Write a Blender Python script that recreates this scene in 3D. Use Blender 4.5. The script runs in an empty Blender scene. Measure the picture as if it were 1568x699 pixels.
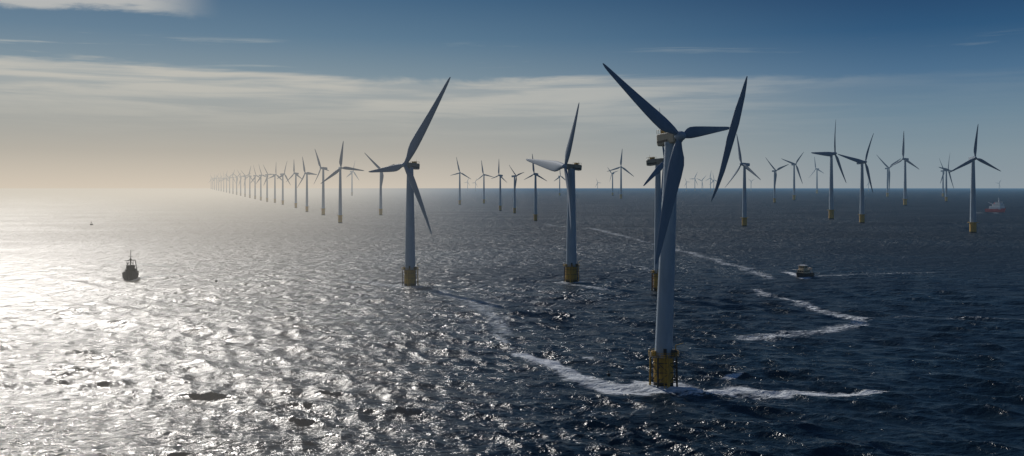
import bpy, math, random
import numpy as np
from mathutils import Vector
random.seed(4); rng=np.random.RandomState(7)
scene=bpy.context.scene
scene.view_settings.view_transform='Standard'
scene.view_settings.look='None'; scene.view_settings.exposure=0

# ------------------------------------------------------------------ camera
F=1500.0; W=1568.0; HX=288.0; CAMH=69.5
cd=bpy.data.cameras.new('camera'); cam=bpy.data.objects.new('camera',cd)
scene.collection.objects.link(cam); scene.camera=cam
cam.location=(0,0,CAMH); cam.rotation_euler=(math.radians(90),0,0)
cd.sensor_width=36; cd.lens=36*F/W; cd.shift_y=-(349.5-HX)/W
cd.clip_start=1; cd.clip_end=400000
O=Vector((0,0,CAMH))
def ray(x,y): return Vector(((x-784)/F,1,(HX-y)/F))
def sea(x,y):
    D=CAMH*F/(y-HX); return Vector(((x-784)/F*D,D,0))
def at(x,y,D): return O+ray(x,y)*D

AZ=math.radians(-28); EL=math.radians(26)
SUN=Vector((math.sin(AZ)*math.cos(EL),math.cos(AZ)*math.cos(EL),math.sin(EL)))
SH=(math.sin(AZ),math.cos(AZ),0)

def lin(r,g,b):
    f=lambda c:(c/12.92 if c<=0.04045 else ((c+0.055)/1.055)**2.4)
    return (f(r/255),f(g/255),f(b/255))

# ------------------------------------------------------------------ node helpers
class NT:
    def __init__(s,nt): s.nt=nt; nt.nodes.clear()
    def n(s,t,**k):
        nd=s.nt.nodes.new(t)
        for a,b in k.items(): setattr(nd,a,b)
        return nd
    def put(s,sock,v):
        if isinstance(v,bpy.types.NodeSocket): s.nt.links.new(v,sock)
        elif v is not None:
            if isinstance(v,(tuple,list)) and len(v)==3 and sock.type=='RGBA': v=(*v,1)
            sock.default_value=v
    def m(s,op,a,b=None,c=None,clamp=False):
        nd=s.n('ShaderNodeMath',operation=op); nd.use_clamp=clamp
        for i,v in enumerate((a,b,c)):
            if v is not None: s.put(nd.inputs[i],v)
        return nd.outputs[0]
    def v(s,op,a,b=None):
        nd=s.n('ShaderNodeVectorMath',operation=op); s.put(nd.inputs[0],a)
        if b is not None: s.put(nd.inputs[1],b)
        return nd.outputs['Value'] if op in('DOT_PRODUCT','LENGTH') else nd.outputs[0]
    def mr(s,x,a,b,c=0.,d=1.,smooth=True):
        nd=s.n('ShaderNodeMapRange',interpolation_type='SMOOTHSTEP' if smooth else 'LINEAR')
        for i,v in enumerate((x,a,b,c,d)): s.put(nd.inputs[i],v)
        return nd.outputs[0]
    def mix(s,f,a,b,mode='MIX'):
        nd=s.n('ShaderNodeMix',data_type='RGBA',blend_type=mode)
        s.put(nd.inputs[0],f); s.put(nd.inputs[6],a); s.put(nd.inputs[7],b); return nd.outputs[2]
    def noise(s,vec,scale,detail=4,rough=.55,dist=0):
        nd=s.n('ShaderNodeTexNoise'); s.put(nd.inputs['Vector'],vec)
        nd.inputs['Scale'].default_value=scale; nd.inputs['Detail'].default_value=detail
        nd.inputs['Roughness'].default_value=rough; nd.inputs['Distortion'].default_value=dist
        return nd.outputs[0]
    def ramp(s,f,stops):
        nd=s.n('ShaderNodeValToRGB'); s.put(nd.inputs[0],f); cr=nd.color_ramp
        while len(cr.elements)<len(stops): cr.elements.new(0.5)
        for e,(p,c) in zip(cr.elements,stops): e.position=p; e.color=(*c,1)
        return nd.outputs[0]

# ------------------------------------------------------------------ world
wd=bpy.data.worlds.new('World'); scene.world=wd; wd.use_nodes=True
N=NT(wd.node_tree)
tc=N.n('ShaderNodeTexCoord'); d=tc.outputs['Generated']
sep=N.n('ShaderNodeSeparateXYZ'); N.put(sep.inputs[0],d); X,Y,Z=sep.outputs
hd=N.v('NORMALIZE',N.v('MULTIPLY',d,(1,1,0)))
sw=N.v('DOT_PRODUCT',hd,SH)
glow=N.mr(sw,0.62,1.0)
zr=N.m('MULTIPLY',Z,2.5)   # ramp 0..1 = z 0..0.4
z=lambda y:(HX-y)/F/math.sqrt(1+((HX-y)/F)**2)*2.5
right=N.ramp(zr,[(0,lin(140,152,160)),(z(235),lin(126,144,155)),(z(180),lin(102,129,148)),(z(120),lin(72,107,138)),(z(60),lin(40,82,119)),(z(0),lin(26,62,100)),(1,lin(17,46,84))])
left=N.ramp(zr,[(0,lin(204,194,180)),(z(235),lin(172,168,160)),(z(180),lin(146,151,151)),(z(120),lin(120,140,152)),(z(60),lin(84,116,140)),(z(0),lin(58,96,127)),(1,lin(30,66,106))])
grad=N.mix(glow,right,left)
# clouds
sv=N.n('ShaderNodeCombineXYZ'); az=N.m('ARCTAN2',X,Y)
N.put(sv.inputs[0],N.m('MULTIPLY',az,5.0)); N.put(sv.inputs[1],N.m('MULTIPLY',Z,85.0))
st=N.noise(sv.outputs[0],1.0,6,.58,.4)
sv2=N.n('ShaderNodeCombineXYZ'); N.put(sv2.inputs[0],N.m('MULTIPLY',az,4.0)); N.put(sv2.inputs[1],N.m('MULTIPLY',Z,30.0)); sv2.inputs[2].default_value=4.3
st2=N.noise(sv2.outputs[0],1.0,5,.62,.6)
edge=N.m('ADD',N.m('ADD',0.113,N.m('MULTIPLY',N.m('SUBTRACT',st2,.5),.040)),N.m('MULTIPLY',az,-0.018))
below=N.m('SUBTRACT',edge,Z)
bank=N.m('MULTIPLY',N.mr(below,-0.002,0.007),N.mr(below,0.085,0.004))
streak=N.mr(st,0.34,0.62)
bank=N.m('MULTIPLY',bank,N.m('ADD',0.36,N.m('MULTIPLY',streak,.60)))
bank=N.m('MULTIPLY',bank,N.mr(az,0.42,0.06,0.10,1.0))
ccol=N.mix(glow,lin(166,172,173),lin(192,188,178))
hi=N.m('MULTIPLY',N.mr(st,0.57,0.72),N.m('MULTIPLY',N.mr(Z,0.112,0.125),N.mr(Z,0.150,0.138)))
hi=N.m('MULTIPLY',hi,N.mr(az,0.05,-0.2,0.22,.75))
sv3=N.n('ShaderNodeCombineXYZ'); N.put(sv3.inputs[0],N.m('MULTIPLY',az,9.0)); N.put(sv3.inputs[1],N.m('MULTIPLY',Z,34.0)); sv3.inputs[2].default_value=1.7
pf=N.noise(sv3.outputs[0],1.6,6,.62,.3)
pm=N.m('ADD',N.mr(Z,0.152,0.176,0,.75),N.m('MULTIPLY',N.m('SUBTRACT',pf,.5),1.1))
pm=N.m('MULTIPLY',N.mr(pm,0.28,0.66),N.m('MULTIPLY',N.mr(az,-0.285,-0.37),N.mr(Z,0.30,0.22)))
sky=N.n('ShaderNodeTexSky',sky_type='NISHITA'); sky.sun_disc=False
sky.sun_elevation=EL; sky.sun_rotation=AZ; sky.dust_density=1.0; sky.ozone_density=3.0
c=N.mix(N.m('MULTIPLY',bank,.9),grad,ccol)
c=N.mix(hi,c,lin(165,172,172))
c=N.mix(N.m('MULTIPLY',pm,.85),c,lin(184,184,180))
c10=N.v('MULTIPLY',c,(10,10,10))
fin=N.mix(0.97,sky.outputs[0],c10)
bg=N.n('ShaderNodeBackground'); N.put(bg.inputs[0],fin); bg.inputs[1].default_value=0.1
out=N.n('ShaderNodeOutputWorld'); N.put(out.inputs[0],bg.outputs[0])
wd.cycles.sampling_method='MANUAL'; wd.cycles.sample_map_resolution=512

sl=bpy.data.lights.new('sun','SUN'); so=bpy.data.objects.new('sun',sl); scene.collection.objects.link(so)
sl.energy=2.7; sl.angle=math.radians(1.5); sl.color=(1,.95,.89)
so.rotation_euler=SUN.to_track_quat('Z','Y').to_euler(); so.location=(-100,0,300)

# ------------------------------------------------------------------ materials
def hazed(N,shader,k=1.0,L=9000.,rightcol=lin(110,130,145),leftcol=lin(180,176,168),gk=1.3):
    """aerial perspective painted into the surface as emission: thicker with range, brighter toward the sun"""
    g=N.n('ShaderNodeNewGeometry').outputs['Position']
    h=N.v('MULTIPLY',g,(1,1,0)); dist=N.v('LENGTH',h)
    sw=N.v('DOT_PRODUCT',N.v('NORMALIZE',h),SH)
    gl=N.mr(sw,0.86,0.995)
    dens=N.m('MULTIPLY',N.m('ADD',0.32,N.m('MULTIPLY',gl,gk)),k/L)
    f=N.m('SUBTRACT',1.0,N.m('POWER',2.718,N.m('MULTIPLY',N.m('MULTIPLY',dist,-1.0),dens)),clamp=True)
    em=N.n('ShaderNodeEmission'); N.put(em.inputs[0],N.mix(gl,rightcol,leftcol))  # painted haze: surfaces glow with this colour, there is no scattering volume
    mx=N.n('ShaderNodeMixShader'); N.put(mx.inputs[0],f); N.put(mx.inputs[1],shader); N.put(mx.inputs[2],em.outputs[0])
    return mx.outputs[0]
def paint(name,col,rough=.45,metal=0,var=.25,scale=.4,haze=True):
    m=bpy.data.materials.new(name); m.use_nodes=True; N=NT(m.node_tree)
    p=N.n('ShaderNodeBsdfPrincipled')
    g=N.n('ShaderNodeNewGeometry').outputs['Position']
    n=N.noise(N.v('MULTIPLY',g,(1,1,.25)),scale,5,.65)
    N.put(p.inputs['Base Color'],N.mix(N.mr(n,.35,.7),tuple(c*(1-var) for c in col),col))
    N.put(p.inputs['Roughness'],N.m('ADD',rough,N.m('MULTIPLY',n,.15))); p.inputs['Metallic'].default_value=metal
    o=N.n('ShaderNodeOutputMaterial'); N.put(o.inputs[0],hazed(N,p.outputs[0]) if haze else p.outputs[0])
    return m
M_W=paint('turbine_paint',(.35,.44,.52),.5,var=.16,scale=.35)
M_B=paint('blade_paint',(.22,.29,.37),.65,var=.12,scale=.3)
M_Y=paint('yellow_paint',(.60,.35,.03),.5,var=.45,scale=.7)
M_D=paint('dark_steel',(.035,.032,.028),.6)
M_G=paint('grating_steel',(.16,.14,.10),.6)
M_N=paint('nacelle_paint',(.36,.33,.25),.5,var=.3)
M_K=paint('black_hull',(.02,.021,.025),.5)
M_R=paint('red_hull',(.8,.13,.16),.5)
M_WH=paint('white_superstructure',(.85,.85,.85),.5,var=.05)
M_C=paint('cream_superstructure',(.78,.60,.38),.5)
M_GL=paint('window_glass',(.01,.012,.015),.12)
M_O=paint('weed_growth',(.03,.028,.015),.8,var=.5,scale=1.5)

# ------------------------------------------------------------------ mesh builder
class MB:
    def __init__(s): s.v=[];s.f=[];s.mi=[];s.mats=[];s.sm=[]
    def mat(s,m):
        if m not in s.mats: s.mats.append(m)
        return s.mats.index(m)
    def add(s,vs,fs,m,smooth=False):
        o=len(s.v); s.v+=[tuple(a) for a in vs]; k=s.mat(m)
        for f in fs: s.f.append(tuple(i+o for i in f)); s.mi.append(k); s.sm.append(smooth)
    def tube(s,p0,p1,r0,r1,m,n=8,cap=True):
        p0=Vector(p0);p1=Vector(p1);ax=(p1-p0).normalized()
        a=ax.orthogonal().normalized(); b=ax.cross(a)
        vs=[];
        for p,r in((p0,r0),(p1,r1)):
            for i in range(n):
                t=2*math.pi*i/n; vs.append(p+(a*math.cos(t)+b*math.sin(t))*r)
        fs=[(i,(i+1)%n,n+(i+1)%n,n+i) for i in range(n)]
        s.add(vs,fs,m,n>6)
        if cap: s.add(vs[:n],[tuple(reversed(range(n)))],m); s.add(vs[n:],[tuple(range(n))],m)
    def rings(s,rs,m,n=32,smooth=True,cap=True):
        vs=[(cx+r*math.cos(2*math.pi*i/n),cy+r*math.sin(2*math.pi*i/n),zz) for cx,cy,zz,r in rs for i in range(n)]
        fs=[(k*n+i,k*n+(i+1)%n,(k+1)*n+(i+1)%n,(k+1)*n+i) for k in range(len(rs)-1) for i in range(n)]
        s.add(vs,fs,m,smooth)
        if cap: s.add(vs[-n:],[tuple(range(n))],m); s.add(vs[:n],[tuple(reversed(range(n)))],m)
    def box(s,c,ex,ey,ez,m,taper=1.0,bev=0.0):
        c=Vector(c);ex=Vector(ex);ey=Vector(ey);ez=Vector(ez)
        if bev<=0: prof=[(-1,-1),(1,-1),(1,1),(-1,1)]
        else:
            q=1-bev; prof=[(-q,-1),(q,-1),(1,-q),(1,q),(q,1),(-q,1),(-1,q),(-1,-q)]
        n=len(prof)
        if bev>0: st=[(-1,taper*(1-bev)),(-1+bev,taper),(1-bev,1),(1,1-bev)]
        else: st=[(-1,taper),(1,1)]
        vs=[c+ex*a+(ey*p+ez*q)*k for a,k in st for p,q in prof]
        fs=[(j*n+i,j*n+(i+1)%n,(j+1)*n+(i+1)%n,(j+1)*n+i) for j in range(len(st)-1) for i in range(n)]
        fs+=[tuple(reversed(range(n))),tuple(range((len(st)-1)*n,len(st)*n))]
        s.add(vs,fs,m)
    def obj(s,name,parent=None,loc=None):
        me=bpy.data.meshes.new(name); me.from_pydata(s.v,[],s.f)
        for m in s.mats: me.materials.append(m)
        me.polygons.foreach_set('material_index',s.mi); me.polygons.foreach_set('use_smooth',s.sm)
        me.update()
        o=bpy.data.objects.new(name,me); scene.collection.objects.link(o)
        if parent: o.parent=parent
        if loc is not None: o.location=loc
        return o
def empty(name,loc):
    e=bpy.data.objects.new(name,None); e.location=loc; e.empty_display_size=5; scene.collection.objects.link(e); return e

# ------------------------------------------------------------------ turbines
CH=[(0,.034,1.),(.04,.036,1.),(.09,.052,.62),(.15,.078,.38),(.21,.090,.29),(.30,.088,.24),(.42,.078,.21),(.55,.065,.19),(.68,.051,.18),(.80,.039,.17),(.90,.029,.16),(.96,.020,.16),(.99,.011,.16),(1.,.003,.2)]
def blade(mb,C,u,L,n,pitch,cs,hi,flip=1,m=None):
    t=n.cross(u).normalized()*flip
    ch=(t*math.cos(pitch)+n*math.sin(pitch)); th=u.cross(ch).normalized()
    K=16 if hi else 8; vs=[]
    for s,c,tr in CH:
        c=c*cs*L if s>.06 else c*L*min(cs,1.2)
        o=C+u*(s*L+.0)+n*(L*.05*(s*s-s))
        blend=0 if s<.06 else min(1,(s-.04)/.12)
        for i in range(K):
            a=2*math.pi*i/K; x=math.cos(a)*.5; y=math.sin(a)*.5*tr
            y*= (1-blend)+blend*(1-.75*x)*.95
            x-=blend*(-.17)
            vs.append(o+ch*(x*c)+th*(y*c))
    S=len(CH)
    fs=[(k*K+i,k*K+(i+1)%K,(k+1)*K+(i+1)%K,(k+1)*K+i) for k in range(S-1) for i in range(K)]
    fs.append(tuple(range((S-1)*K,S*K)))
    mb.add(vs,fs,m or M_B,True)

def solve(tips,towX,D,hubz,ov,yr,tilt):
    best=None
    a=yr[0]
    while a<=yr[1]:
        ps=math.radians(a)
        n=Vector((math.sin(ps)*math.cos(tilt),-math.cos(ps)*math.cos(tilt),math.sin(tilt)))
        C=Vector((towX,D,hubz))+n*ov
        vs=[]
        for t in tips:
            if t is None: continue
            r=ray(*t); dn=r.dot(n)
            if abs(dn)<.05: break
            vs.append(O+r*((C-O).dot(n)/dn)-C)
        else:
            if len(vs)==2:
                w=-(vs[0].normalized()+vs[1].normalized())
                if w.length<.05: w=Vector((0,0,-1))
                vs.append(w.normalized()*(vs[0].length+vs[1].length)/2)
            ls=[v.length for v in vs]; mL=sum(ls)/3
            cost=sum(((l-mL)/mL)**2 for l in ls)
            for i in range(3):
                co=vs[i].normalized().dot(vs[(i+1)%3].normalized()); cost+=(math.degrees(math.acos(max(-1,min(1,co))))-120)**2/50**2
            if best is None or cost<best[0]: best=(cost,a,n,C,vs,mL)
        a+=2
    return best

def turbine(bx,by,hy,tips,yr=(-72,72),hi=0,lean=0.,wb=None,wt=None,cs=1.2,pitch=12,ncol=None,clampf=.22,jacket=False):
    P=sea(bx,by); D=P.y; px=D/F              # metres per pixel there
    hub=CAMH+(HX-hy)*px
    sc=hub/87.0
    rb=(wb/2*px) if wb else 2.9*sc
    rt=(wt/2*px) if wt else 1.8*sc
    e=empty('wind_turbine',P)
    tx=P.x+lean*px
    ov=5.2*sc
    b=solve(tips,tx,D,hub,ov,yr,math.radians(5))
    _,yaw,n,C,vs,mL=b
    # foundation
    mb=MB(); pz=12.0*sc if not jacket else 11.0
    seg=32 if hi else 14
    mb.rings([(0,0,-6,rb*1.12),(0,0,1.6*sc,rb*1.12)],M_O,seg)
    mb.rings([(0,0,1.6*sc,rb*1.12),(0,0,pz,rb*1.12)],M_Y,seg)
    pr=rb*1.12+2.0*sc
    if hi==0:
        mb.rings([(0,0,pz,pr),(0,0,pz+.6*sc,pr)],M_Y,seg)
    else:
        q=12
        mb.rings([(0,0,pz-.35,pr),(0,0,pz,pr)],M_G,q,False)
        for i in range(24):
            a=2*math.pi*i/24; c_,s_=math.cos(a)*pr*.97,math.sin(a)*pr*.97
            mb.tube((c_,s_,pz),(c_,s_,pz+1.4*sc),.09*sc,.09*sc,M_Y,5)
        for hh in(.7,1.4):
            for i in range(24):
                a=2*math.pi*i/24;b2=2*math.pi*(i+1)/24
                mb.tube((math.cos(a)*pr*.97,math.sin(a)*pr*.97,pz+hh*sc),(math.cos(b2)*pr*.97,math.sin(b2)*pr*.97,pz+hh*sc),.07*sc,.07*sc,M_Y,5)
        fr=pr*.90
        for i in range(8 if jacket else 6):
            a=2*math.pi*(i+.3)/(8 if jacket else 6); x_,y_=math.cos(a)*fr,math.sin(a)*fr
            mb.tube((x_*1.04,y_*1.04,-3),(x_,y_,pz-.3),.36*sc,.30*sc,M_D if i%2 else M_Y,8)
            for hz in(.22,.62):
                mb.tube((x_,y_,pz*hz),(math.cos(a)*rb,math.sin(a)*rb,pz*(hz+.06)),.2*sc,.2*sc,M_D,6)
            a2=2*math.pi*(i+1.3)/(8 if jacket else 6)
            for hz in (.18,.5,.8):
                mb.tube((x_,y_,pz*hz),(math.cos(a2)*fr,math.sin(a2)*fr,pz*hz),.15*sc,.15*sc,M_D,5)
            if jacket:
                mb.tube((x_,y_,pz*.18),(math.cos(a2)*fr,math.sin(a2)*fr,pz*.5),.13,.13,M_D,5)
                mb.tube((x_,y_,pz*.8),(math.cos(a2)*fr,math.sin(a2)*fr,pz*.5),.13,.13,M_D,5)
        for dx in(-.6,.6):
            mb.tube((dx,-pr*1.02,-2),(dx,-pr*1.02,pz+1),.14,.14,M_Y,6)
        for k in range(16): mb.tube((-.6,-pr*1.02,k*pz/15),(.6,-pr*1.02,k*pz/15),.07,.07,M_Y,5)
        mb.box((pr*.62,-pr*.35,pz+1.0*sc),(1.0*sc,0,0),(0,.7*sc,0),(0,0,1.0*sc),M_D,bev=.1)
        mb.box((-pr*.66,-pr*.2,pz+.8*sc),(.7*sc,0,0),(0,.8*sc,0),(0,0,.8*sc),M_Y,bev=.1)
        mb.tube((pr*.8,pr*.1,pz),(pr*.8,pr*.1,pz+3.4*sc),.22*sc,.18*sc,M_Y,8)
        mb.tube((pr*.8,pr*.1,pz+3.3*sc),(pr*1.25,-pr*.2,pz+4.4*sc),.16*sc,.10*sc,M_Y,6)
        mb.box((0,-rb*1.13,pz+1.4*sc),(.55*sc,0,0),(0,.08,0),(0,0,1.3*sc),M_D)
    mb.obj('foundation',e)
    # tower
    mb=MB(); top=hub-2.2*sc; R=[]
    for k in range(13):
        f=k/12; R.append((lean*px*f,0,pz+(top-pz)*f,rb+(rt-rb)*f**1.1))
    mb.rings(R,M_W,40 if hi else 14)
    if hi:
        for k in (3,6,9,12):
            cx,_,zz,r=R[k]; mb.rings([(cx,0,zz-.18,r+.05),(cx,0,zz+.18,r+.05)],M_W,40,False)
    mb.obj('tower',e)
    # nacelle
    mb=MB(); Cl=C-P; back=-n; side=back.cross(Vector((0,0,1))).normalized(); up=side.cross(back).normalized()
    if up.z<0: up=-up
    nl=7.0*sc if hi<2 else 6.2*sc; hw=2.1*sc; hh=2.2*sc
    cen=Cl+back*(ov*.45+nl*.62)
    mb.box(cen,back*nl*.9,side*hw,up*hh,ncol or M_W,taper=.93,bev=.16)
    if hi:
        rear=cen+back*nl*.35+up*(hh+.05)
        for a in(-1,1):
            for k in range(5):
                p=cen+back*(nl*(.05+.19*k))+side*hw*.9*a+up*hh
                mb.tube(p,p+up*1.3*sc,.08*sc,.08*sc,M_Y,5)
            p=cen+back*(nl*.05)+side*hw*.9*a+up*(hh+1.3*sc); mb.tube(p,p+back*nl*.76,.08*sc,.08*sc,M_Y,5)
        mb.box(rear+up*.5*sc,back*1.4*sc,side*1.3*sc,up*.6*sc,M_Y,bev=.1)
        mb.box(cen-up*(hh*.35)+back*nl*.3,back*nl*.5,side*(hw+.06),up*.35*sc,M_D)
        p=cen+back*nl*.6+up*hh; mb.tube(p,p+up*3.0*sc,.09*sc,.05*sc,M_D,5)
    mb.tube(Cl+back*ov*.75,Cl+back*1.0*sc,1.8*sc,1.7*sc,M_W,16 if hi else 8)
    mb.rings([(lean*px,0,top-.1,rt*1.06),(lean*px,0,hub-hh*.6,rt*1.06)],M_W,24 if hi else 12)
    mb.obj('nacelle',e)
    # rotor
    mb=MB()
    prof=[(-1.5,1.75),(.2,1.85),(1.3,1.6),(2.2,1.05),(2.8,.35)]
    vs_=[];K=16 if hi else 8
    for a,r in prof:
        for i in range(K):
            t=2*math.pi*i/K; vs_.append(Cl+n*a*sc+(side*math.cos(t)+up*math.sin(t))*r*sc)
    mb.add(vs_,[(k*K+i,k*K+(i+1)%K,(k+1)*K+(i+1)%K,(k+1)*K+i) for k in range(len(prof)-1) for i in range(K)]+[tuple(range((len(prof)-1)*K,len(prof)*K)),tuple(reversed(range(K)))],M_W,True)
    for v in vs:
        L=max(mL*(1-clampf),min(mL*(1+clampf),v.length))
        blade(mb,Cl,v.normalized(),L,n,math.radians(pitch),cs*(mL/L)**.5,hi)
    mb.obj('rotor',e)
    return e,P,n,C

T=turbine
main=T(1016,592,212,[(923,97),(1111,198),(1004,405)],(25,70),hi=2,lean=12,wb=27,wt=20,cs=1.6,pitch=8,ncol=M_N,clampf=.35,jacket=True)
T(628,438,254,[(690,118),(565,263),(661,360)],(-72,-15),hi=1,wb=16,wt=10,cs=1.3,ncol=M_N,clampf=.3)
T(875,432,256,[(887,157),(799,243),(874,352)],(-72,-15),hi=1,wb=16,wt=11,cs=1.25,ncol=M_N,clampf=.3)
T(1007.5,445,248,[(1010,165),(985,285),(1012,310)],(30,75),hi=1,wb=12,wt=8,ncol=M_N)
# right hand group
T(1140,347,252,[(1128,205),(1165,276),None],wb=7,wt=4)
T(1186,311,262,[(1172,241),(1208,252),None])
T(1216,307,252,[(1231,233),(1196,243),(1229,282)])
T(1273,336,236,[(1280,183),(1240,234),(1296,281)],wb=7,wt=4)
T(1320,342,249,[(1338,204),(1282,236),(1337,297)],wb=7,wt=4)
T(1359,302,258,[(1342,237),(1380,243),None])
T(1386,315,244,[(1384,200),(1362,256),(1408,260)])
T(1449,309,260,[(1455,234),(1437,256),None])
T(1490,357,243,[(1498,190),(1452,265),(1533,263)],wb=9,wt=5)
T(1444,302,262,[(1438,242),(1462,262),None])
T(1251,297,259,[(1247,240),(1262,266),None])
# middle group
T(704,314,265,[(698,237),(693,268),None])
T(741,312,268,[(737,245),(729,277),(757,272)])
T(766,323,269,[(764,243),(752,274),None])
T(788,327,270,[(779,252),(803,264),None])
T(820,339,267,[(815,234),(838,278),(803,275)])
T(857,300,270,[(857,250),(848,278),None])
T(951,305,256,[(953,228),(929,263),(971,271)])
T(938,300,266,[(930,256),(947,262),None])
T(1031,301,262,[(1044,250),(1040,275),None])
for x,h in((1064,274),(1075,277),(1088,273),(1093,276),(1051,279),(1150,278),(716,279),(728,280),(1330,280),(915,280),(1530,281)):
    a=random.uniform(0,120); R=12 if h<278 else 8
    T(x,292.5+random.random(),h,[(x+R*.75*math.sin(math.radians(a+k*120)),h-R*math.cos(math.radians(a+k*120))) for k in range(3)])
# long left row
row=[(583,330,262,[(556,232),(582,300),(600,254)]),(521,342,258,[(526,216),(558,262),None]),(539,300,263,[(544,246),(530,272),None]),(495,330,258,[(482,228),(504,262),None]),(470,325,266,[(463,240),(486,268),None]),(453,319,266,[(450,244),(464,276),None]),(433,314,267,[(440,246),(424,274),None]),(421,311,268,[(423,248),(410,274),None])]
for r in row: T(*r,cs=1.4)
x=409.
by=309.5
while x>323:
    hy=268+(409-x)*.075; R=(by-HX)*.55+8
    R=max(4,min(19,R)); a=random.uniform(0,120)
    T(x,by,hy,[(x+R*.62*math.sin(math.radians(a+k*120)),hy-R*math.cos(math.radians(a+k*120))) for k in range(3)],cs=1.4)
    step=max(2.6,(x-322)*.085+2.2); x-=step
    by=HX+1.6+(x-322)/(409-322)*20.

# detached blade seen right of the main rotor
mb=MB(); e,P,n,C=main; D=C.y
sp=[(1144,117,1.5),(1141,130,5),(1137,147,8),(1131,168,11),(1126,188,12.5),(1119,212,12),(1113,236,10),(1106,262,8),(1098,287,5),(1092,302,3),(1089,309,1)]
K=14; vs=[]
for i,(x,y,w) in enumerate(sp):
    p=at(x,y,D)-P; px=D/F
    a=sp[max(0,i-1)]; b=sp[min(len(sp)-1,i+1)]
    t=Vector((b[0]-a[0],0,-(b[1]-a[1]))).normalized(); s=Vector((t.z,0,-t.x))
    for k in range(K):
        q=2*math.pi*k/K; vs.append(p+s*math.cos(q)*w*px*.5+Vector((.35,1,0)).normalized()*math.sin(q)*w*px*.14)
mb.add(vs,[(j*K+i,j*K+(i+1)%K,(j+1)*K+(i+1)%K,(j+1)*K+i) for j in range(len(sp)-1) for i in range(K)],M_B,True)
mb.obj('outer_blade',e)

# ------------------------------------------------------------------ ships
def hull(mb,L,B,free,m,bow=.35,sheer=1.6,draft=1.5,m2=None):
    st=[];n=17
    for i in range(n):
        f=i/(n-1); y=-L/2+L*f
        hb=B/2*(min(1,(f/bow))**.6 if f<bow else 1-.12*((f-bow)/(1-bow))**2)
        if f==0: hb=.05
        zt=free*(1+ (sheer-1)*max(0,1-f/.5)**1.8)
        rk=-max(0,1-f/.15)*0.06*L
        st.append([(-hb*1.0,y+rk,zt),(-hb*.93,y,free*.3),(-hb*.75,y,-draft*.5),(0,y,-draft),(hb*.75,y,-draft*.5),(hb*.93,y,free*.3),(hb,y+rk,zt)])
    vs=[p for s in st for p in s]; K=7
    fs=[(j*K+i,j*K+i+1,(j+1)*K+i+1,(j+1)*K+i) for j in range(n-1) for i in range(K-1)]
    mb.add(vs,fs,m,False)
    dv=[(s[0][0]*.97,s[0][1],s[0][2]-.7) for s in st]+[(s[6][0]*.97,s[6][1],s[6][2]-.7) for s in st]
    mb.add(dv,[(i,i+1,n+i+1,n+i) for i in range(n-1)],m2 or M_G)
    mb.add(st[-1],[tuple(range(7))],m)
    for j in range(n-1):
        for a in (0,6): mb.tube(st[j][a],st[j+1][a],.16,.16,M_D,5,False)
def bx(mb,x,y,z,sx,sy,sz,m,bev=.06,taper=1): mb.box((x,y,z+sz/2),(0,0,sz/2),(sx/2,0,0),(0,sy/2,0),m,bev=bev,taper=taper)
def windows(mb,x,y,z,sx,sy,h,n):
    for i in range(n):
        f=(i+.5)/n-.5
        mb.box((x+f*sx*.92,y-sy/2-.03,z),(sx/n*.36,0,0),(0,.03,0),(0,0,h/2),M_GL)
        mb.box((x+f*sx*.92,y+sy/2+.03,z),(sx/n*.36,0,0),(0,.03,0),(0,0,h/2),M_GL)
    k=max(2,int(sy/1.3))
    for i in range(k):
        f=(i+.5)/k-.5
        for s in(-1,1): mb.box((x+s*(sx/2+.03),y+f*sy*.9,z),(.03,0,0),(0,sy/k*.34,0),(0,0,h/2),M_GL)
# fishing trawler, bow toward camera
P=sea(200,427); e=empty('fishing_trawler',P); e.rotation_euler=(0,0,math.radians(17))
mb=MB(); hull(mb,30,11.5,4.6,M_K,sheer=1.6); mb.obj('hull',e)
mb=MB(); bx(mb,0,2,3.2,7.6,9,4.2,M_K); bx(mb,0,1.5,7.4,6.0,6,2.8,M_D); windows(mb,0,1.5,9.0,6.0,6,.9,5)
bx(mb,0,1.5,10.2,6.8,6.8,.3,M_K,0); bx(mb,1.2,6,6.2,1.8,2,3.6,M_D); mb.obj('wheelhouse',e)
mb=MB()
mb.tube((0,.5,9),(0,.5,22),.36,.18,M_D,8); mb.tube((-2.9,.5,14),(2.9,.5,14),.2,.2,M_D,6); mb.tube((-1.6,.5,17),(1.6,.5,17),.16,.16,M_D,6)
mb.tube((0,.5,17.5),(0,-13,7),.09,.09,M_D,5); mb.tube((0,.5,17.5),(0,14,6),.09,.09,M_D,5)
for s in(-1,1):
    mb.tube((s*4.2,11,3),(s*2.6,11,13.5),.34,.26,M_D,6); mb.tube((s*.0,-6,4),(s*3.0,-7,15),.22,.14,M_D,6)
    mb.tube((s*3.6,2,6.4),(0,.5,16.5),.11,.11,M_D,5); mb.tube((s*5,-2,5),(0,.5,14),.1,.1,M_D,5)
mb.tube((-2.6,11,13.4),(2.6,11,13.4),.26,.26,M_D,6); mb.tube((0,-6,4),(0,-6,12),.26,.18,M_D,6)
mb.box((0,.5,14.5),(1.1,0,0),(0,.25,0),(0,0,.25),M_D); bx(mb,0,-4,3.5,3,2.4,1.6,M_D)
mb.obj('masts_and_rigging',e)
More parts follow.
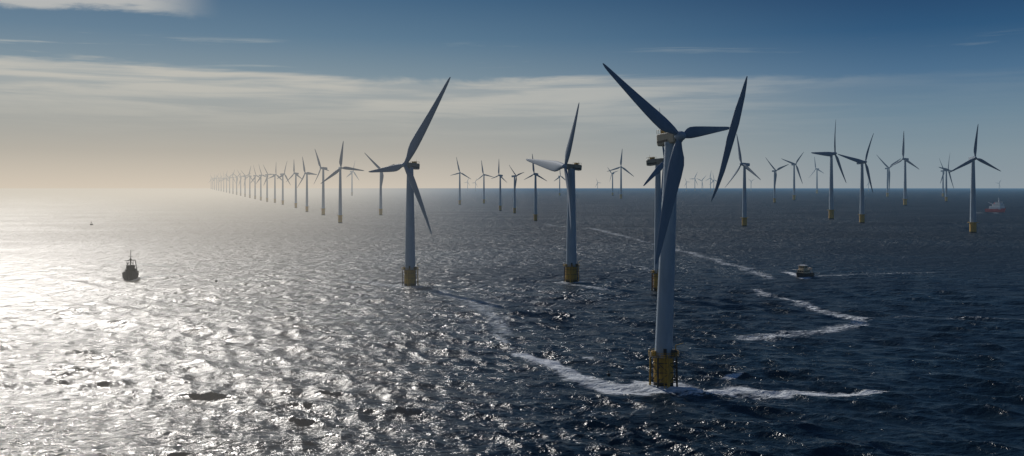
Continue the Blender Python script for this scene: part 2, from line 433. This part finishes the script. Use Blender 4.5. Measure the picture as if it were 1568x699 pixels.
# workboat
P=sea(1231,424); e=empty('workboat',P); e.rotation_euler=(0,0,math.radians(-46)); e.scale=(1.4,1.3,1.5)
mb=MB(); hull(mb,15.5,5.6,1.7,M_K,sheer=1.5); mb.obj('hull',e)
mb=MB(); bx(mb,0,-.5,1.3,4.4,7,2.6,M_C); windows(mb,0,-.5,3.0,4.4,7,.6,3)
bx(mb,0,-1,3.9,3.6,3.8,2.0,M_C); windows(mb,0,-1,5.1,3.6,3.8,.6,4); bx(mb,0,-1,5.9,4.1,4.4,.2,M_WH,0)
mb.obj('wheelhouse',e)
mb=MB(); mb.tube((0,0,6),(0,0.4,9.4),.14,.09,M_D,6); mb.tube((-1,.1,8),(1,.1,8),.09,.09,M_D,5)
for s in(-1,1): mb.tube((s*2,6,1.6),(s*1.7,6,4.2),.16,.16,M_C,6)
mb.tube((-1.7,6,4.2),(1.7,6,4.2),.16,.16,M_C,6); mb.tube((1.5,3,2),(1.8,6.5,5),.18,.12,M_C,6)
mb.obj('mast_and_gantry',e)
# supply ship
P=sea(1525,325); e=empty('supply_ship',P); e.rotation_euler=(0,0,math.radians(28))
mb=MB(); hull(mb,56,24,9,M_R,sheer=1.3,bow=.3); mb.obj('hull',e)
mb=MB(); bx(mb,0,-4,8.5,21,34,8,M_WH); bx(mb,0,-8,16.5,18,24,7,M_WH); bx(mb,0,-9,23.5,15,15,5,M_WH)
windows(mb,0,-8,20.5,18,24,1.2,6); windows(mb,0,-9,26.5,15,15,1.4,8); bx(mb,0,-9,28.5,16,16,.5,M_WH,0)
bx(mb,3,6,16.5,3,3,10,M_R); mb.obj('superstructure',e)
mb=MB(); mb.tube((0,-9,28),(0,-9,41),.9,.5,M_WH,8); mb.tube((-3,-9,34),(3,-9,34),.4,.4,M_WH,6)
mb.tube((6,15,8),(6,15,22),.9,.8,M_WH,8); mb.tube((6,15,22),(0,26,28),.6,.4,M_WH,6); mb.obj('mast_and_crane',e)
# buoys
for x,y,s in((140,345,1.6),(331,431,.55),(932,574,.4)):
    P=sea(x,y); e=empty('navigation_buoy',P)
    mb=MB(); mb.rings([(0,0,-1*s,1.2*s),(0,0,.4*s,1.8*s),(0,0,1.1*s,1.7*s),(0,0,1.3*s,1.1*s)],M_K,16); mb.obj('float',e)
    mb=MB()
    for k in range(4):
        a=k*math.pi/2+.4; mb.tube((math.cos(a)*s,math.sin(a)*s,1.2*s),(math.cos(a)*.3*s,math.sin(a)*.3*s,3.2*s),.12*s,.1*s,M_D,5)
    mb.rings([(0,0,3.1*s,.5*s),(0,0,3.6*s,.5*s),(0,0,4*s,.1*s)],M_D,10); mb.obj('tower_and_light',e)

# ------------------------------------------------------------------ sea
fa=880
th=np.concatenate([np.linspace(-44,44,fa),np.linspace(44,316,60)[1:-1]])*math.pi/180
ypix=np.concatenate([np.linspace(520,0.45,800)])
r=CAMH*980/ypix; r=np.concatenate([[40,80],r])
nr,nt=len(r),len(th)
Rr,Tt=np.meshgrid(r,th,indexing='ij')
Xs=Rr*np.sin(Tt); Ys=Rr*np.cos(Tt)
dr=np.gradient(r)[:,None]*np.ones_like(Rr)
dtt=np.gradient(th)[None,:]*Rr
sp_=np.maximum(dr,dtt*.6)
Zs=np.zeros_like(Rr); DX=np.zeros_like(Rr); DY=np.zeros_like(Rr)
lams=np.exp(np.linspace(math.log(2.4),math.log(28),68))
near=r<3500; nn=int(near.sum())
gx,gy=Xs[:nn],Ys[:nn]; s_=sp_[:nn]
grp=0.9+0.3*np.sin(gx*.041+gy*.019+1)*np.sin(gy*.033-gx*.012)+.2*np.sin(gx*.09-gy*.073)*np.sin(gx*.05+gy*.11)
for lam in lams:
    ang=rng.normal(0,.5)+.45; k=2*math.pi/lam
    A=.0105*lam**.86*rng.uniform(.5,1.5)
    att=np.clip((lam/s_-2.0)/2.5,0,1)
    wx=gx+1.2*np.sin(gy*.05+lam); wy=gy+1.2*np.sin(gx*.06+lam*2)
    ph=k*(wx*math.sin(ang)+wy*math.cos(ang))+rng.uniform(0,6.28)
    a=A*att*grp
    Zs[:nn]+=a*np.sin(ph); DX[:nn]+=a*1.0*np.cos(ph)*math.sin(ang); DY[:nn]+=a*1.0*np.cos(ph)*math.cos(ang)
# foam tracks on the water: (points, width m, strength)
tracks=[
 ([(783,541),(805,546),(838,553),(868,564),(895,577),(925,590),(960,594),(990,594)],[1.6,4,5.6,5,5.6,5.8,5,4],1.4),
 ([(1035,597),(1080,600),(1130,600),(1180,604),(1240,603),(1300,602),(1365,600)],[5.5,6,5,4.4,3.6,2.8,1.6],1.4),
 ([(1040,603),(1100,606),(1160,606),(1220,604)],[3,4,3,2],.7),
 ([(870,580),(905,586),(940,598),(985,600)],[3,4,4,3],.9),
 ([(1090,580),(1112,578),(1136,575)],[1.2,2,1.2],1.1),
 ([(680,448),(705,458),(735,471),(752,483),(762,498),(775,515),(790,528)],[8,10,12,10,8,5,4],.60),
 ([(735,468),(745,476),(760,490)],[6,9,5],.55),
 ([(690,478),(720,505),(745,520),(790,545)],[6,9,9,5],.42),
 ([(835,343),(862,348),(905,350),(935,357),(960,363),(1000,374),(1050,386),(1100,400),(1150,415),(1178,428)],[8,7,12,12,6,5,9,8,8,5],.62),
 ([(1155,443),(1180,452),(1215,463),(1255,474),(1285,483),(1312,488),(1300,496),(1270,503),(1220,512),(1150,520)],[4,6,7,6,7,8,9,9,9,8],.68),
 ([(1320,484),(1400,487),(1480,488),(1560,489)],[3,4,4,3],.45),
 ([(1244,424),(1290,421),(1350,419),(1430,418)],[6,5,5,5],.6),
 ([(1208,417),(1220,422),(1236,427)],[5,6,4],1.0),
 ([(165,400),(185,404),(230,405),(262,410)],[7,7,8,5],.6),
 ([(215,425),(240,423),(275,421),(312,419)],[5,7,7,5],.75),
 ([(186,425),(200,430),(214,426)],[4,5,4],.9),
 ([(530,430),(580,434),(615,439),(640,441)],[6,7,6,5],.62),
 ([(445,345),(520,345),(580,349),(610,352)],[7,8,9,6],.4),
 ([(850,432),(880,437),(925,443)],[4,5,5],.6),
 ([(950,403),(975,408),(1000,414)],[5,7,5],.5),
 ([(1160,350),(1240,356),(1330,358)],[7,8,6],.35),
 ([(690,405),(740,420),(780,428)],[5,7,5],.35),
 ([(1493,326),(1515,327),(1540,326)],[12,12,10],.8),
 ([(890,548),(905,549)],[1.5,2],.9),([(640,540),(655,545)],[1,1.5],.5),([(1215,640),(1232,642)],[1,1.4],.5),([(560,620),(575,626)],[.8,1.2],.5),([(420,560),(432,562)],[1,1.3],.5),
]
foam=np.zeros_like(Rr); ff=foam[:nn,:fa]; X2=Xs[:nn,:fa]; Y2=Ys[:nn,:fa]
for pts,ws,st in tracks:
    Wp=[sea(*p) for p in pts]
    Q=[];WW=[]
    for i in range(len(Wp)-1):
        p0=Wp[max(0,i-1)];p1=Wp[i];p2=Wp[i+1];p3=Wp[min(len(Wp)-1,i+2)]
        for k in range(4):
            t=k/4; Q.append(.5*((2*p1)+(p2-p0)*t+(2*p0-5*p1+4*p2-p3)*t*t+(3*p1-p0-3*p2+p3)*t**3)); WW.append(ws[i]+(ws[i+1]-ws[i])*t)
    Q.append(Wp[-1]); WW.append(ws[-1])
    xs=[p.x for p in Q]; ys=[p.y for p in Q]; mg=40
    sel=(X2>min(xs)-mg)&(X2<max(xs)+mg)&(Y2>min(ys)-mg)&(Y2<max(ys)+mg)
    a,b=X2[sel],Y2[sel]; best=np.zeros_like(a)
    wm=np.mean(ws); a=a+np.sin(b*.07+1)*wm*.3+np.sin(a*.16+b*.13)*wm*.25; b=b+np.sin(a*.05)*wm*.4+np.sin(a*.21+2)*wm*.2
    wob=np.sin(a*.11+b*.07)*.5+np.sin(a*.29-b*.21)*.35
    for i in range(len(Q)-1):
        ax,ay=xs[i],ys[i]; dx,dy=xs[i+1]-ax,ys[i+1]-ay; LL=dx*dx+dy*dy+1e-9
        t=np.clip(((a-ax)*dx+(b-ay)*dy)/LL,0,1)
        dd=np.hypot(a-ax-t*dx,b-ay-t*dy); w=(WW[i]+(WW[i+1]-WW[i])*t)*(1+.4*wob)
        best=np.maximum(best,np.exp(-(dd/w)**2)*st)
    ff[sel]=np.maximum(ff[sel],best)
foam[:nn,:fa]=ff
for (bx_,by_,rr_,s0) in((1016,592,8.5,1.5),(628,438,8,.8),(875,432,8,.8)):
    p=sea(bx_,by_); dd=np.hypot(Xs-p.x,Ys-p.y); foam=np.maximum(foam,np.exp(-((dd-rr_*.75)/4.8)**2)*s0)
co=np.stack([Xs+DX,Ys+DY,Zs],-1).reshape(-1,3)
co=np.concatenate([co,[[0,0,0]]]).astype(np.float32)
i=np.arange(nr-1)[:,None]; j=np.arange(nt)[None,:]; j2=(j+1)%nt
quads=np.stack([i*nt+j+0*i,(i+1)*nt+j,(i+1)*nt+j2,i*nt+j2+0*i],-1).reshape(-1,4)
tri=np.stack([np.full(nt,nr*nt),np.arange(nt),(np.arange(nt)+1)%nt],-1)
me=bpy.data.meshes.new('sea')
nq,ntr=len(quads),len(tri)
me.vertices.add(len(co)); me.vertices.foreach_set('co',co.ravel())
me.loops.add(nq*4+ntr*3); me.loops.foreach_set('vertex_index',np.concatenate([quads[:,::-1].ravel(),tri[:,::-1].ravel()]).astype(np.int32))
me.polygons.add(nq+ntr)
ls=np.concatenate([np.arange(nq)*4,nq*4+np.arange(ntr)*3]).astype(np.int32)
me.polygons.foreach_set('loop_start',ls)
me.polygons.foreach_set('use_smooth',np.ones(nq+ntr,bool))
me.update(calc_edges=True); me.validate()
if me.polygons[nt*400+300].normal.z<0: me.flip_normals()
at_=me.attributes.new('foam','FLOAT','POINT'); at_.data.foreach_set('value',np.concatenate([foam.ravel(),[0]]).astype(np.float32))
at2=me.attributes.new('crest','FLOAT','POINT'); at2.data.foreach_set('value',np.concatenate([Zs.ravel(),[0]]).astype(np.float32))
print('wave rms',Zs[10:300,:fa].std(),'max',Zs.max())
so_=bpy.data.objects.new('sea',me); scene.collection.objects.link(so_)

m=bpy.data.materials.new('sea_water'); m.use_nodes=True; N=NT(m.node_tree); me.materials.append(m)
pos=N.n('ShaderNodeNewGeometry').outputs['Position']
hpos=N.v('MULTIPLY',pos,(1,1,0)); dist=N.v('LENGTH',hpos)
p=N.n('ShaderNodeBsdfPrincipled')
mp=N.n('ShaderNodeMapping'); N.put(mp.inputs[0],pos); mp.inputs['Rotation'].default_value=(0,0,math.radians(-24)); mp.inputs['Scale'].default_value=(.6,1,1)
w2=N.noise(mp.outputs[0],.36,4,.62,.4)
w1=N.noise(mp.outputs[0],.09,3,.66,.3)
patch=N.noise(N.v('MULTIPLY',hpos,(.5,1,1)),.007,3,.55,.5)
hgt=N.m('ADD',N.m('MULTIPLY',w2,2.2),N.m('MULTIPLY',w1,N.mr(dist,350,1600,1.5,26,False)))
bp=N.n('ShaderNodeBump'); N.put(bp.inputs['Height'],hgt); bp.inputs['Distance'].default_value=1.0
N.put(bp.inputs['Strength'],N.mr(patch,.3,.7,.7,1.0))
rough=N.m('ADD',N.mr(dist,250,1500,.25,.54,False),N.mr(patch,.3,.7,.05,-.05))
N.put(p.inputs['Roughness'],rough); p.inputs['IOR'].default_value=1.333
N.put(p.inputs['Base Color'],N.mix(N.mr(patch,.35,.65),(.006,.019,.032),(.010,.027,.042)))
N.put(p.inputs['Normal'],bp.outputs[0])
af=N.n('ShaderNodeAttribute',attribute_name='foam').outputs['Fac']
ac=N.n('ShaderNodeAttribute',attribute_name='crest').outputs['Fac']
fn=N.noise(mp.outputs[0],.5,6,.72,.8); fn2=N.noise(hpos,.07,3,.6)
fm=N.m('ADD',af,N.m('MULTIPLY',N.m('SUBTRACT',fn,.5),2.3))
fm=N.m('MULTIPLY',N.mr(fm,.34,.92),N.mr(af,.02,.45))
fm=N.m('MULTIPLY',fm,N.mr(fn2,.3,.58,.5,1))
cap=N.m('MULTIPLY',N.mr(ac,.75,1.1),N.mr(fn,.56,.70))
fm=N.m('MAXIMUM',fm,N.m('MULTIPLY',cap,.5))
fo=N.n('ShaderNodeBsdfDiffuse'); fo.inputs[0].default_value=(.80,.84,.86,1); N.put(fo.inputs['Normal'],bp.outputs[0])
ms=N.n('ShaderNodeMixShader'); N.put(ms.inputs[0],fm); N.put(ms.inputs[1],p.outputs[0]); N.put(ms.inputs[2],fo.outputs[0])
o=N.n('ShaderNodeOutputMaterial')
N.put(o.inputs[0],hazed(N,ms.outputs[0],1.0,9000.,lin(84,112,136),lin(214,206,192),2.4))  # bright sunward haze painted onto the sea lifts the water near the horizon
